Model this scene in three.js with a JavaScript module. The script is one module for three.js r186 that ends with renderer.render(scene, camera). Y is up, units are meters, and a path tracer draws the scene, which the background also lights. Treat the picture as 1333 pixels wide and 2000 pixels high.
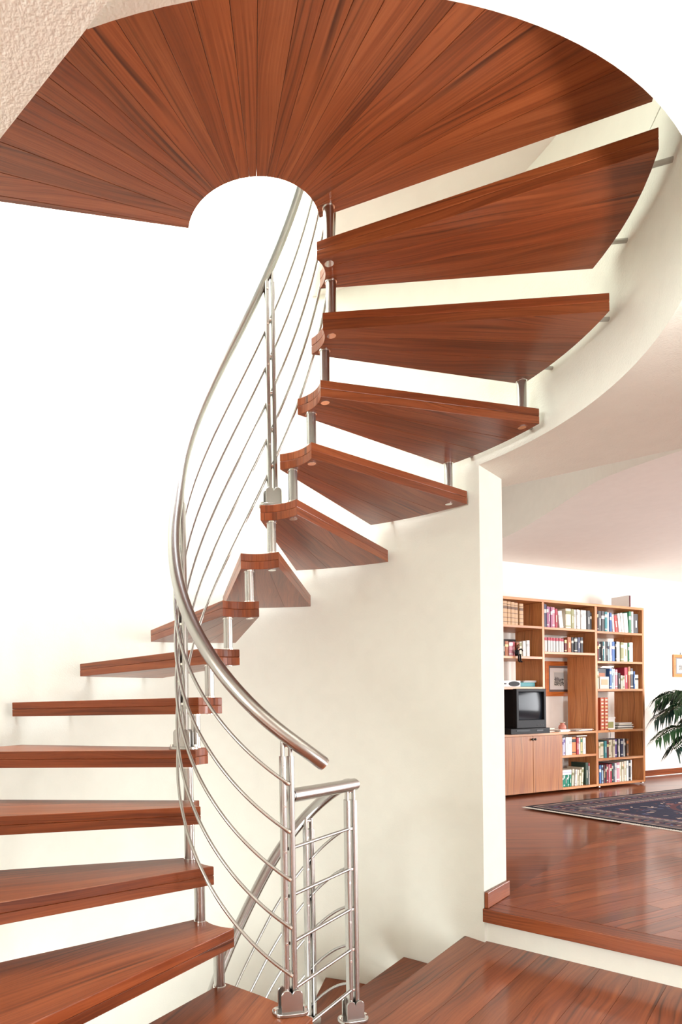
import * as THREE from 'three';
import { mergeGeometries, toCreasedNormals } from 'three/addons/utils/BufferGeometryUtils.js';
import { RoundedBoxGeometry } from 'three/addons/geometries/RoundedBoxGeometry.js';
import { RectAreaLightUniformsLib } from 'three/addons/lights/RectAreaLightUniformsLib.js';

RectAreaLightUniformsLib.init();
const scene = new THREE.Scene();
const renderer = new THREE.WebGLRenderer({ antialias: true });
renderer.toneMapping = THREE.LinearToneMapping;
renderer.toneMappingExposure = 1.5;
renderer.shadowMap.enabled = true;

// ---------------------------------------------------------------- camera
const FULL_H = 2 * 1398.295, FULL_W = FULL_H * 1333 / 2000, FOCAL = 1211.576;
const camera = new THREE.PerspectiveCamera(2 * Math.atan(FULL_H / 2 / FOCAL) * 180 / Math.PI, 1333 / 2000, 0.05, 100);
camera.rotation.order = 'YXZ';
camera.position.set(-0.138, 0.9489, 2.3431);
camera.rotation.set(-0.0093, 0.0176, -0.0164);
camera.setViewOffset(FULL_W, FULL_H, FULL_W / 2 - 417.79, 0, 1333, 2000);   // shifted lens
camera.updateProjectionMatrix();

// ---------------------------------------------------------------- sky and daylight
scene.background = new THREE.Color(0.86, 0.93, 1.0);
scene.backgroundIntensity = 1.2;
function areaLight(name, w, h, color, intensity, pos, target) {
  const l = new THREE.RectAreaLight(color, intensity, w, h);
  l.name = name; l.position.set(...pos); l.lookAt(new THREE.Vector3(...target)); scene.add(l);
  return l;
}
areaLight('skylight_daylight', 2.3, 2.3, new THREE.Color(0.88, 0.95, 1.0), 13, [0, 5.06, -0.1], [0, 0, -0.1]);
areaLight('hall_window_daylight', 2.6, 0.55, new THREE.Color(0.94, 0.98, 0.98), 36, [-3.02, 1.72, 3.4], [0, 1.72, 3.4]);
areaLight('lower_window_daylight', 1.3, 1.7, new THREE.Color(0.94, 0.98, 0.98), 6.6, [-0.02, -1.45, 1.1], [-0.02, -0.6, -0.6]);
areaLight('garden_door_daylight', 1.6, 2.2, new THREE.Color(0.98, 0.985, 1.0), 8, [4.6, 1.1, 6.1], [4.6, 1.1, 0]);
areaLight('garden_door_daylight_two', 1.6, 2.2, new THREE.Color(0.98, 0.985, 1.0), 17, [7.6, 1.1, 6.1], [7.6, 1.1, 0]);
areaLight('side_window_daylight', 3.0, 1.8, new THREE.Color(0.97, 0.98, 1.0), 15, [9.38, 1.35, -2.6], [0, 1.35, -2.6]);

// ---------------------------------------------------------------- helpers
const R = (d) => d * Math.PI / 180;
let seed = 20240;
function rnd() { seed = (seed + 0x6d2b79f5) | 0; let t = Math.imul(seed ^ (seed >>> 15), 1 | seed); t = (t + Math.imul(t ^ (t >>> 7), 61 | t)) ^ t; return ((t ^ (t >>> 14)) >>> 0) / 4294967296; }
const pol = (r, a, y = 0) => new THREE.Vector3(r * Math.sin(R(a)), y, -r * Math.cos(R(a)));   // a: degrees clockwise from north (-z)
const U = R(25.5), CU = Math.cos(U), SU = Math.sin(U);                                        // the living room is turned by 25.5 degrees
const liv = (s, d, y) => new THREE.Vector3(CU * s + SU * d, y, -SU * s + CU * d);
const FLOOR = -0.03;                                                                          // living room floor
const LANDING = -0.2;                                                                         // landing one step below it
const used = new Map();
function numbered(name) {
  const n = used.get(name) ?? 0; used.set(name, n + 1);
  return n ? `${name}_${String(n).padStart(3, '0')}` : name;
}
function shade(o) { o.castShadow = true; o.receiveShadow = true; return o; }
function mesh(name, geo, mat, parent) { const m = shade(new THREE.Mesh(geo, mat)); m.name = name; if (parent) parent.add(m); return m; }
function tag(o, label, category, group) { o.userData.label = label; o.userData.category = category; if (group) o.userData.group = group; return o; }
function thing(name, label, category, pos, turn = 0, group) {
  const g = new THREE.Group(); g.name = numbered(name); g.position.copy(pos); g.rotation.y = turn; scene.add(g);
  return tag(g, label, category, group);
}
function single(name, geo, mat, label, category, group) { const m = mesh(numbered(name), geo, mat, scene); return tag(m, label, category, group); }
function struct(name, geo, mat, label, category) {
  const m = mesh(name, geo, mat, scene); m.userData.kind = 'structure';
  if (label) tag(m, label, category);
  return m;
}
function polyShape(pts) { const s = new THREE.Shape(); pts.forEach(([x, z], i) => (i ? s.lineTo(x, -z) : s.moveTo(x, -z))); s.closePath(); return s; }
// flat plan polygon [x, z] standing from y0 to y1
function prism(pts, y0, y1, bevel = 0, holes = []) {
  const s = polyShape(pts);
  for (const h of holes) { const p = new THREE.Path(); h.forEach(([x, z], i) => (i ? p.lineTo(x, -z) : p.moveTo(x, -z))); p.closePath(); s.holes.push(p); }
  const g = new THREE.ExtrudeGeometry(s, { depth: y1 - y0 - 2 * bevel, bevelEnabled: bevel > 0, bevelSize: bevel, bevelThickness: bevel, bevelOffset: -bevel, bevelSegments: 2, curveSegments: 12 });
  g.rotateX(-Math.PI / 2); g.translate(0, y0 + bevel, 0);
  return g;
}
// uv in metres, u along the grain direction (gx, gz)
function grain(g, gx, gz, uo = 0, vo = 0) {
  const p = g.attributes.position, n = g.attributes.normal, uv = new Float32Array(p.count * 2);
  for (let i = 0; i < p.count; i++) {
    const x = p.getX(i), y = p.getY(i), z = p.getZ(i), nx = n.getX(i), ny = n.getY(i), nz = n.getZ(i);
    const a = x * gx + z * gz, c = -x * gz + z * gx;
    let u, v;
    if (Math.abs(ny) > 0.6) { u = a; v = c; } else if (Math.abs(nx * gx + nz * gz) > 0.75) { u = y * 0.6; v = c; } else { u = a; v = y + c * 0.1; }
    uv[2 * i] = u + uo; uv[2 * i + 1] = v + vo;
  }
  g.setAttribute('uv', new THREE.BufferAttribute(uv, 2));
  return g;
}
// uv in metres on upright faces and flats, for plaster
function metric(g) {
  const p = g.attributes.position, n = g.attributes.normal, uv = new Float32Array(p.count * 2);
  for (let i = 0; i < p.count; i++) {
    const ny = Math.abs(n.getY(i));
    if (ny > 0.6) { uv[2 * i] = p.getX(i); uv[2 * i + 1] = p.getZ(i); } else {
      const h = Math.hypot(n.getX(i), n.getZ(i)) || 1;
      uv[2 * i] = (p.getX(i) * n.getZ(i) - p.getZ(i) * n.getX(i)) / h + Math.atan2(p.getX(i), -p.getZ(i)) * 1.3; uv[2 * i + 1] = p.getY(i);
    }
  }
  g.setAttribute('uv', new THREE.BufferAttribute(uv, 2));
  return g;
}
const box = (w, h, d, x = 0, y = 0, z = 0) => new THREE.BoxGeometry(w, h, d).translate(x, y, z);                     // y is the middle
const rbox = (w, h, d, r, x = 0, y = 0, z = 0) => new RoundedBoxGeometry(w, h, d, 2, r).translate(x, y, z);
const cyl = (r0, r1, h, x = 0, y = 0, z = 0, seg = 24) => new THREE.CylinderGeometry(r0, r1, h, seg).translate(x, y, z);
const merge = (list) => mergeGeometries(list.map((g) => { const q = g.index ? g.toNonIndexed() : g; for (const k of Object.keys(q.attributes)) if (!['position', 'normal', 'uv'].includes(k)) q.deleteAttribute(k); return q; }));
function rod(a, b, r, seg = 12) {
  const d = b.clone().sub(a), g = new THREE.CylinderGeometry(r, r, d.length(), seg);
  g.applyQuaternion(new THREE.Quaternion().setFromUnitVectors(new THREE.Vector3(0, 1, 0), d.normalize()));
  const m = a.clone().add(b).multiplyScalar(0.5);
  return g.translate(m.x, m.y, m.z);
}
function pipe(points, r, seg, radial = 16) { return new THREE.TubeGeometry(new THREE.CatmullRomCurve3(points, false, 'centripetal'), seg, r, radial, false); }
function clip(poly, halves) {           // convex polygon [x, z] cut by half-planes nx*x + nz*z >= c
  for (const [nx, nz, c] of halves) {
    const out = [];
    for (let i = 0; i < poly.length; i++) {
      const p = poly[i], q = poly[(i + 1) % poly.length], dp = nx * p[0] + nz * p[1] - c, dq = nx * q[0] + nz * q[1] - c;
      if (dp >= 0) out.push(p);
      if ((dp >= 0) !== (dq >= 0)) { const t = dp / (dp - dq); out.push([p[0] + (q[0] - p[0]) * t, p[1] + (q[1] - p[1]) * t]); }
    }
    poly = out;
    if (poly.length < 3) return [];
  }
  return poly;
}
const area = (p) => Math.abs(p.reduce((s, a, i) => { const b = p[(i + 1) % p.length]; return s + a[0] * b[1] - b[0] * a[1]; }, 0)) / 2;

// ---------------------------------------------------------------- textures
function hash(x, y, s) { let h = Math.imul(x, 374761393) ^ Math.imul(y, 668265263) ^ Math.imul(s, 2246822519); h = Math.imul(h ^ (h >>> 13), 1274126177); return ((h ^ (h >>> 16)) >>> 0) / 4294967296; }
function noise(u, v, fx, fy, s) {       // u, v in 0..1, periodic with fx by fy cells
  const x = u * fx, y = v * fy, xi = Math.floor(x), yi = Math.floor(y), a = x - xi, b = y - yi;
  const sa = a * a * (3 - 2 * a), sb = b * b * (3 - 2 * b), x0 = ((xi % fx) + fx) % fx, x1 = (x0 + 1) % fx, y0 = ((yi % fy) + fy) % fy, y1 = (y0 + 1) % fy;
  const p = hash(x0, y0, s), q = hash(x1, y0, s), r = hash(x0, y1, s), t = hash(x1, y1, s);
  return p + (q - p) * sa + (r - p) * sb + (p - q - r + t) * sa * sb;
}
function dataTexture(w, h, fn, srgb = true) {
  const d = new Uint8Array(w * h * 4);
  for (let j = 0; j < h; j++) for (let i = 0; i < w; i++) { const c = fn(i / w, j / h); const o = (j * w + i) * 4; d[o] = c[0]; d[o + 1] = c[1]; d[o + 2] = c[2]; d[o + 3] = 255; }
  const t = new THREE.DataTexture(d, w, h); t.wrapS = t.wrapT = THREE.RepeatWrapping; t.magFilter = THREE.LinearFilter; t.minFilter = THREE.LinearMipmapLinearFilter; t.generateMipmaps = true;
  if (srgb) t.colorSpace = THREE.SRGBColorSpace;
  t.needsUpdate = true;
  return t;
}
const mix = (a, b, t) => [a[0] + (b[0] - a[0]) * t, a[1] + (b[1] - a[1]) * t, a[2] + (b[2] - a[2]) * t];
const clamp = (x) => Math.min(1, Math.max(0, x));
function woodTexture(dark, mid, light, s, w = 1024, h = 1024) {
  return dataTexture(w, h, (u, v) => {
    const warp = (noise(u, v, 5, 9, s) - 0.5) * 0.05 + (noise(u, v, 11, 5, s + 1) - 0.5) * 0.016;
    const vv = v + warp;
    const broad = noise(u, vv, 3, 10, s + 2) * 0.6 + noise(u, vv, 4, 26, s + 3) * 0.4;
    const band = noise(u, vv, 4, 64, s + 4), fine = noise(u, vv, 14, 230, s + 5), pore = noise(u, vv, 40, 420, s + 6);
    let t = clamp(0.5 + (broad - 0.5) * 0.72 + (band - 0.5) * 0.36 + (fine - 0.5) * 0.36);
    let c = t < 0.5 ? mix(dark, mid, t * 2) : mix(mid, light, t * 2 - 1);
    const streak = Math.pow(clamp(noise(u, vv, 3, 110, s + 7) * 1.02), 8);
    c = mix(c, [dark[0] * 0.62, dark[1] * 0.62, dark[2] * 0.62], clamp(streak * 0.75));
    if (pore > 0.8) c = mix(c, dark, (pore - 0.8) * 2.2);
    return c;
  });
}
const redWood = woodTexture([102, 51, 29], [138, 72, 40], [163, 92, 54], 11);
redWood.repeat.set(1 / 1.9, 1 / 0.75);
const caseWood = woodTexture([176, 106, 56], [206, 138, 80], [224, 164, 104], 57, 512, 512);
caseWood.repeat.set(1 / 1.6, 1 / 0.8);
const stucco = dataTexture(512, 512, (u, v) => { const n = noise(u, v, 90, 90, 3) * 0.5 + noise(u, v, 210, 210, 4) * 0.35 + noise(u, v, 24, 24, 5) * 0.25; const c = clamp(n) * 255; return [c, c, c]; }, false);
stucco.repeat.set(2.2, 2.2);
const plasterTone = dataTexture(512, 512, (u, v) => { const n = (noise(u, v, 6, 6, 8) - 0.5) * 2 + (noise(u, v, 40, 40, 9) - 0.5) * 3; return [247 + n, 244 + n, 237 + n]; });
plasterTone.repeat.set(0.5, 0.5);

// ---------------------------------------------------------------- materials
const std = (o) => new THREE.MeshStandardMaterial(o), phy = (o) => new THREE.MeshPhysicalMaterial(o);
const M = {
  wall: std({ map: plasterTone, color: new THREE.Color(0.9, 0.93, 0.89), roughness: 0.92, bumpMap: stucco, bumpScale: 0.0003 }),
  ceiling: std({ map: plasterTone, color: new THREE.Color(0.9, 0.93, 0.89), roughness: 0.95, bumpMap: stucco, bumpScale: 0.0014 }),
  whiteWall: std({ map: plasterTone, color: new THREE.Color(0.95, 0.95, 0.95), roughness: 0.92 }),
  steel: std({ color: new THREE.Color(0.5, 0.485, 0.465), metalness: 1, roughness: 0.27 }),
  chrome: std({ color: new THREE.Color(0.86, 0.85, 0.82), metalness: 1, roughness: 0.16 }),
  darkMetal: std({ color: new THREE.Color(0.08, 0.075, 0.07), metalness: 0.8, roughness: 0.4 }),
  windowFrame: std({ color: new THREE.Color(0.82, 0.81, 0.78), roughness: 0.5 }),
  glass: phy({ color: 0xffffff, transmission: 1, thickness: 0, roughness: 0.02 }),
  black: phy({ color: new THREE.Color(0.01, 0.01, 0.012), roughness: 0.5, specularIntensity: 0.35 }),
  blackGloss: phy({ color: new THREE.Color(0.012, 0.015, 0.02), roughness: 0.12, specularIntensity: 0.22 }),
  paper: std({ color: new THREE.Color(0.82, 0.79, 0.7), roughness: 0.9 }),
  bulb: std({ color: 0xffffff, emissive: new THREE.Color(1.0, 0.86, 0.66), emissiveIntensity: 3, roughness: 0.5 }),
  white: std({ color: new THREE.Color(0.86, 0.86, 0.84), roughness: 0.6 }),
};
const woods = [[1, 1, 1], [0.92, 0.89, 0.87], [1.06, 1.04, 1.0], [0.96, 0.98, 1.0], [1.02, 0.95, 0.92]].map((c) =>
  phy({ map: redWood, color: new THREE.Color(...c), roughness: 0.36, specularIntensity: 0.45, clearcoat: 0.18, clearcoatRoughness: 0.16, bumpMap: redWood, bumpScale: 0.0004 }));
const floorWoods = [[0.98, 0.96, 0.95], [0.85, 0.82, 0.8], [1.12, 1.08, 1.02], [1.0, 0.9, 0.86], [1.18, 1.2, 1.15]].map((c) =>
  phy({ map: redWood, color: new THREE.Color(...c), roughness: 0.34, specularIntensity: 0.5, clearcoat: 0.34, clearcoatRoughness: 0.1 }));
const caseMat = phy({ map: caseWood, roughness: 0.45, clearcoat: 0.2, clearcoatRoughness: 0.3 });
const doorMat = phy({ map: caseWood, color: new THREE.Color(0.62, 0.52, 0.4), roughness: 0.5, clearcoat: 0.15, clearcoatRoughness: 0.3 });

// ---------------------------------------------------------------- setting
const RW = 1.30, SOFFIT = 2.11, ROOF = 5.2, LIVING_CEILING = 2.62;
const arc = (r, a0, a1, step = 2) => { const n = Math.max(1, Math.ceil(Math.abs(a1 - a0) / step)), o = []; for (let i = 0; i <= n; i++) { const p = pol(r, a0 + (a1 - a0) * i / n); o.push([p.x, p.z]); } return o; };
const smooth = (g, a = 0.35) => toCreasedNormals(g, a);
const NX = 0.687, NZ = -0.7265, TX = 0.7265, TZ = 0.687;             // across and along the step up to the living room
const step2 = (nn, t) => [NX * nn + TX * t, NZ * nn + TZ * t];

struct('wall_stairwell', metric(smooth(prism([...arc(RW, -140, 58.4), [1.303, -0.877], ...arc(1.571, 55.5, -140)], -2.75, ROOF))), M.wall, 'cream curved plaster wall around the spiral stair', 'wall');
struct('wall_lower_stairwell', metric(smooth(prism([...arc(RW, 58.4, 150), ...arc(1.5, 150, 58.4)], -2.75, -0.27))), M.wall, 'cream curved wall of the well below the landing', 'wall');
struct('wall_lower_left', metric(smooth(prism([...arc(RW, 211, 222), ...arc(1.5, 222, 211)], -2.75, -0.27))), M.wall, 'narrow curved wall below the foot of the stair', 'wall');
struct('wall_upper_stairwell', metric(smooth(prism([...arc(RW, 58.4, 150), ...arc(1.5, 150, 58.4)], 2.8, ROOF))), M.wall, 'white curved wall of the stairwell on the upper floor', 'wall');
struct('floor_lower', prism(arc(1.5, 0, 357, 3), -2.85, -2.75), floorWoods[1], 'dark wood floor at the foot of the lower flight', 'floor');

// landing where the photographer stands, one step below the living room
const pEdge = [[1.05, -0.775], [-0.47, 0.95]];
const landingFloor = struct('floor_landing', grain(prism([pEdge[0], step2(1.279, 6.6), [5.67, 6.2], [-3.1, 6.2], [-3.1, 0.95], pEdge[1]], LANDING - 0.065, LANDING - 0.014), TX, TZ), woods[1], 'reddish wooden landing one step below the living room', 'landing');
{
  const w = 0.118, ex = pEdge[1][0] - pEdge[0][0], ez = pEdge[1][1] - pEdge[0][1], el = Math.hypot(ex, ez);
  const halves = [[-ez / el, ex / el, 0]]; halves[0][2] = halves[0][0] * pEdge[0][0] + halves[0][1] * pEdge[0][1];
  if (halves[0][0] * 2 + halves[0][1] * 2 < halves[0][2]) halves[0] = halves[0].map((v) => -v);
  halves.push([-NX, -NZ, -1.279]);
  for (let k = 0; k < 27; k++) {
    const t0 = -0.95 + k * w, lo = -2.2;
    const poly = clip([step2(1.3, t0 + 0.0006), step2(1.3, t0 + w - 0.0006), step2(lo, t0 + w - 0.0006), step2(lo, t0 + 0.0006)], halves);
    if (area(poly) < 0.004) continue;
    mesh('plank', grain(prism(poly, LANDING - 0.0135, LANDING), NX, NZ, rnd() * 2, rnd()), floorWoods[Math.floor(rnd() * 4)], landingFloor);
  }
}
// living room floor
const floor = struct('floor', prism([step2(1.30, 0.25), step2(1.30, 6.6), [5.67, 6.2], [9.5, 6.2], [9.5, -8.6], [1.9, -4.5], [0.7, -3.9], [0.7, -1.45]], FLOOR - 0.2, FLOOR - 0.0125), floorWoods[1], 'glossy reddish plank floor of the living room', 'floor');
mesh('nosing', grain(prism([step2(1.233, 0.338), step2(1.233, 5.4), step2(1.355, 5.4), step2(1.355, 0.338)], FLOOR - 0.065, FLOOR, 0.003), TX, TZ, 0.3, 0.2), woods[1], floor);
{
  const halves = [[NX, NZ, 1.3565], [TX, TZ, 0.343]], w = 0.088, list = [];
  for (let row = 0; row < 64; row++) {
    const d0 = -3.08 + row * w; let s = -0.2 - rnd() * 1.3;
    while (s < 8.2) {
      const L = 0.75 + rnd() * 0.75;
      const c = [[s, d0], [s + L - 0.0012, d0], [s + L - 0.0012, d0 + w - 0.0011], [s, d0 + w - 0.0011]].map(([a, b]) => { const v = liv(a, b, 0); return [v.x, v.z]; });
      const poly = clip(c, halves), m = liv(s + L / 2, d0, 0);
      if (area(poly) > 0.0003) list.push({ poly, key: Math.hypot(m.x - 2.6, m.z + 1.9) });
      s += L;
    }
  }
  list.sort((a, b) => a.key - b.key);
  const rest = [];
  list.forEach(({ poly }, i) => {
    const g = grain(prism(poly, FLOOR - 0.012, FLOOR), CU, -SU, rnd() * 2, rnd());
    if (i < 300) mesh('plank', g, floorWoods[Math.floor(rnd() * 5)], floor); else rest.push(g);
  });
  if (rest.length) mesh('planks', merge(rest), floorWoods[0], floor).userData.kind = 'stuff';
}
struct('wall_step_riser', metric(prism([step2(1.28, 0.30), step2(1.28, 6.6), step2(1.299, 6.6), step2(1.299, 0.30)], LANDING, FLOOR - 0.0655)), M.wall, 'cream riser below the wooden nosing of the living room floor', 'riser');
// baseboard on the end of the curved wall
struct('baseboard_wall_end', grain(prism([step2(1.245, 0.344), step2(1.245, 0.360), step2(1.535, 0.360), step2(1.535, 0.344)], FLOOR + 0.001, FLOOR + 0.078, 0.004), NX, NZ), woods[1], 'short reddish wood baseboard at the end of the curved wall', 'baseboard');

// ceilings
const nearCircle = arc(RW, 195.4, 58.4).map(([x, z]) => { const a = (Math.atan2(x, -z) * 180 / Math.PI + 360) % 360, k = clamp((a - 95) / 55), f = 1 + 0.022 * k * k * (3 - 2 * k); return [x * f, z * f]; });   // the opening widens a little towards the hall
struct('ceiling_hall', metric(smooth(prism([[1.27, -0.93], [1.327, -1.02], [5.6, 2.185], [5.6, 6.2], [3.6, 6.2], ...nearCircle], SOFFIT, 2.8))), M.ceiling, 'rough cream plaster ceiling with a round stair opening', 'ceiling');
const BX = 0.747, BZ = 0.665, bl = Math.hypot(BX, BZ), bx = BX / bl, bz = BZ / bl, beam = (t, o) => [-0.345 + bx * t + bz * o, 1.327 + bz * t - bx * o];
struct('ceiling_hall_left', metric(prism([beam(-1.95, 0), beam(6.9, 0), [4.85, 6.2], [-3.1, 6.2], [-3.1, 0.96], [-1.3, 0.96]], SOFFIT - 0.05, SOFFIT - 0.001)), M.ceiling, 'plaster ceiling edge at upper left beside the stair opening', 'ceiling');
const edgeCurve = new THREE.CatmullRomCurve3([[2.5, -9], [2.56, -4.9], [2.65, -4.04], [2.70, -3.72], [2.707, -3.09], [2.69, -2.66], [2.69, -2.37], [2.76, -2.15], [3.0, -1.72], [3.6, -1.02], [4.6, -0.15], [5.62, 0.6]].map(([x, z]) => new THREE.Vector3(x, 0, z))).getPoints(90).map((v) => [v.x, v.z]);
struct('ceiling_living', metric(smooth(prism([...edgeCurve, [5.62, 6.2], [9.5, 6.2], [9.5, -9]], LIVING_CEILING, 3.3))), M.whiteWall, 'white living room ceiling with a curved edge', 'ceiling');
struct('ceiling_recess', prism([[0.4, -5.4], [5.7, -5.4], [5.7, 2.4], [0.4, 2.4]], 3.3, 3.4), M.whiteWall, 'ceiling above the recess between stair and living room', 'ceiling');
struct('wall_recess', metric(prism([[1.25, -0.98], [1.327, -1.0], [5.6, 2.2], [5.5, 2.3]], 2.8, ROOF)), M.wall, 'wall above the edge of the hall ceiling', 'wall');
struct('ceiling_roof', prism([[-3.25, -2], [5.8, -2], [5.8, 6.35], [-3.25, 6.35]], ROOF, ROOF + 0.15, 0, [[[-1.15, -1.25], [-1.15, 1.05], [1.15, 1.05], [1.15, -1.25]]]), M.whiteWall, 'white roof with a skylight over the stairwell', 'ceiling');

// outer walls with their openings
function pierced(w0, w1, y0, y1, holes, thick) {
  const s = new THREE.Shape([[w0, y0], [w1, y0], [w1, y1], [w0, y1]].map(([a, b]) => new THREE.Vector2(a, b)));
  for (const [a, b, c, d] of holes) s.holes.push(new THREE.Path([[a, c], [a, d], [b, d], [b, c]].map(([p, q]) => new THREE.Vector2(p, q))));
  return new THREE.ExtrudeGeometry(s, { depth: thick, bevelEnabled: false });
}
struct('wall_south', pierced(-3.25, 9.65, -0.3, ROOF, [[3.8, 5.4, 0, 2.2], [6.8, 8.4, 0, 2.2]], 0.15).translate(0, 0, 6.2), M.whiteWall, 'wall with windows behind the viewer', 'wall');
struct('wall_east', pierced(-6.2, 9, -0.3, 3.35, [[1.1, 4.1, 0.45, 2.25]], 0.15).rotateY(Math.PI / 2).translate(9.5, 0, 0), M.whiteWall, 'right-hand wall of the living room with a window', 'wall');
struct('wall_far', metric(new THREE.BoxGeometry(12, 3.6, 0.15).translate(6.2, 1.5, -3.175).rotateY(U)), M.whiteWall, 'white wall behind the bookcase', 'wall');
struct('wall_west', pierced(-6.3, -0.8, -0.3, ROOF, [[-4.7, -2.1, 1.445, 1.995]], 0.15).rotateY(Math.PI / 2).translate(-3.25, 0, 0), M.wall, 'left wall of the hall', 'wall');
struct('wall_hall_north', box(2.2, 5.5, 0.14, -2.1, 2.45, 0.87), M.wall, 'short wall beside the foot of the stair', 'wall');
struct('wall_living_west', box(0.14, 6.2, 2.7, 0.63, 0.3, -2.75), M.wall, 'wall behind the stairwell in the living room', 'wall');
struct('wall_upper_east', box(0.14, 2.4, 4.1, 5.67, 4.0, 4.25), M.wall, 'upper floor side wall', 'wall');
struct('baseboard_far', grain(new THREE.BoxGeometry(5.6, 0.075, 0.016).translate(9.4 - 0.0, FLOOR + 0.0385, -3.091).rotateY(U), CU, -SU), woods[1], 'dark reddish baseboard along the white wall behind the palm', 'baseboard');
struct('wall_lower_window', pierced(-0.8, 0.78, -2.75, -0.27, [[-0.67, 0.63, -2.3, -0.6]], 0.12).translate(0, 0, 1.16), M.wall, 'wall with a window below the landing', 'wall');
function windowUnit(name, w, h, pos, turn, tilt, label, doors) {
  const f = new THREE.Mesh(merge([box(w, 0.07, 0.07, 0, h / 2 - 0.035), box(w, 0.07, 0.07, 0, -h / 2 + 0.035), box(0.07, h - 0.14, 0.07, -w / 2 + 0.035), box(0.07, h - 0.14, 0.07, w / 2 - 0.035), box(0.09, h - 0.14, 0.06)]), M.windowFrame);
  shade(f); f.name = name; f.position.set(...pos); f.rotation.set(tilt, turn, 0, 'YXZ'); scene.add(f); f.userData.kind = 'structure'; tag(f, label, 'window');
  for (const sx of [-1, 1]) mesh('pane', new THREE.BoxGeometry(w / 2 - 0.115, h - 0.14, 0.006).translate(sx * (w / 4 - 0.0125), 0, 0), M.glass, f);
}
windowUnit('window_1', 2.3, 2.3, [0, ROOF + 0.07, -0.1], 0, Math.PI / 2, 'skylight over the stairwell');
windowUnit('window_2', 2.6, 0.55, [-3.18, 1.72, 3.4], Math.PI / 2, 0, 'hall window to the left of the viewer');
windowUnit('window_3', 1.6, 2.2, [4.6, 1.1, 6.27], 0, 0, 'tall garden door of the living room nearer the hall');
windowUnit('window_4', 1.6, 2.2, [7.6, 1.1, 6.27], 0, 0, 'tall garden door of the living room nearer the side wall');
windowUnit('window_5', 3.0, 1.8, [9.57, 1.35, -2.6], Math.PI / 2, 0, 'wide window in the side wall of the living room');

windowUnit('window_6', 1.3, 1.7, [-0.02, -1.45, 1.22], 0, 0, 'window lighting the lower flight from below the landing');

// ---------------------------------------------------------------- spiral staircase
const TH0 = -166.683, DTH = 19.675, RISE = 0.2, TT = 0.065, KA = RISE / DTH;
const stair = thing('spiral_staircase', 'spiral staircase with glossy reddish wooden treads and steel spacer tubes', 'staircase', new THREE.Vector3());
const lower = thing('lower_staircase', 'lower flight of wooden winder treads leading down below the landing', 'staircase', new THREE.Vector3());
// corner polygon of a tread between the fractions f0..f1 of its width, in its own frame (x along its middle line)
function treadOutline(spec, f0, f1) {
  const { fi, bi, fo, bo, ri, rfo, rbo, am } = spec, pts = [];
  const at = (r, a) => { const q = R(a - am); return [r * Math.cos(q), r * Math.sin(q)]; };
  const nI = Math.max(2, Math.round(10 * (f1 - f0))), nO = Math.max(2, Math.round(8 * (f1 - f0)));
  for (let i = 0; i <= nI; i++) { const f = f0 + (f1 - f0) * i / nI; pts.push(at(ri + 0.012 * Math.sin(Math.PI * f), fi + (bi - fi) * f)); }
  for (let i = nO; i >= 0; i--) { const f = f0 + (f1 - f0) * i / nO; pts.push(at(rfo + (rbo - rfo) * f, fo + (bo - fo) * f)); }
  return pts;
}
function addTread(parent, spec, y, caps) {
  const turn = Math.PI / 2 - R(spec.am), half = TT / 2;
  const top = mesh('tread', grain(prism(treadOutline(spec, 0, 1), -half, 0, 0.0028), 1, 0, rnd() * 2, rnd()), woods[Math.floor(rnd() * 5)], parent);
  top.position.set(0, y, 0); top.rotation.y = turn;
  const cuts = [0, 0.34 + rnd() * 0.06, 0.66 + rnd() * 0.06, 1];
  for (let k = 0; k < 3; k++) {
    const e = 0.0004, a0 = k ? cuts[k] + e : 0, a1 = k < 2 ? cuts[k + 1] - e : 1;
    mesh('stave', grain(prism(treadOutline(spec, a0, a1), -TT, -half - 0.0002, 0.0014), 1, 0, rnd() * 2, rnd()), woods[Math.floor(rnd() * 5)], top);
  }
  for (const [r, a] of caps) { const q = R(a - spec.am); mesh('bolt_cap', cyl(0.0165, 0.0165, 0.003, r * Math.cos(q), -TT - 0.0014, r * Math.sin(q)), M.chrome, top); }
  return top;
}
function spacer(parent, r, a, y0, y1) {
  const p = pol(r, a), t = mesh('spacer_tube', cyl(0.019, 0.019, y1 - y0 - 0.001, 0, (y1 - y0) / 2, 0), M.steel, parent);
  t.position.set(p.x, y0, p.z);
  for (const y of [0.003, y1 - y0 - 0.003]) mesh('collar', cyl(0.0222, 0.0222, 0.0055, 0, y, 0), M.chrome, t);
  return t;
}
const SPR = 0.283, SPA = 23.9;
const theta = (i) => TH0 + DTH * i;
for (let i = 1; i <= 13; i++) {
  const th = theta(i), touch = i >= 8 && i <= 10;
  const spec = { fi: th - 4.8, bi: th + 31.9, fo: th + 2.85, bo: th + 25.85, ri: 0.25, rfo: 1.232, rbo: touch ? 1.285 : 1.25, am: th + 13.8 };
  const caps = [[SPR, th + SPA]];
  if (i === 10 || i === 11) caps.push([1.2, th + SPA]);
  const t = addTread(stair, spec, RISE * i, caps);
  for (const a of touch ? [7] : [7, 21.5]) {          // steel pins into the plaster
    const q = R(th + a - spec.am), r0 = 1.225, r1 = RW + 0.01;
    mesh('wall_pin', rod(new THREE.Vector3(r0 * Math.cos(q), -0.036, r0 * Math.sin(q)), new THREE.Vector3(r1 * Math.cos(q), -0.036, r1 * Math.sin(q)), 0.008), M.steel, t);
  }
}
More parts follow.
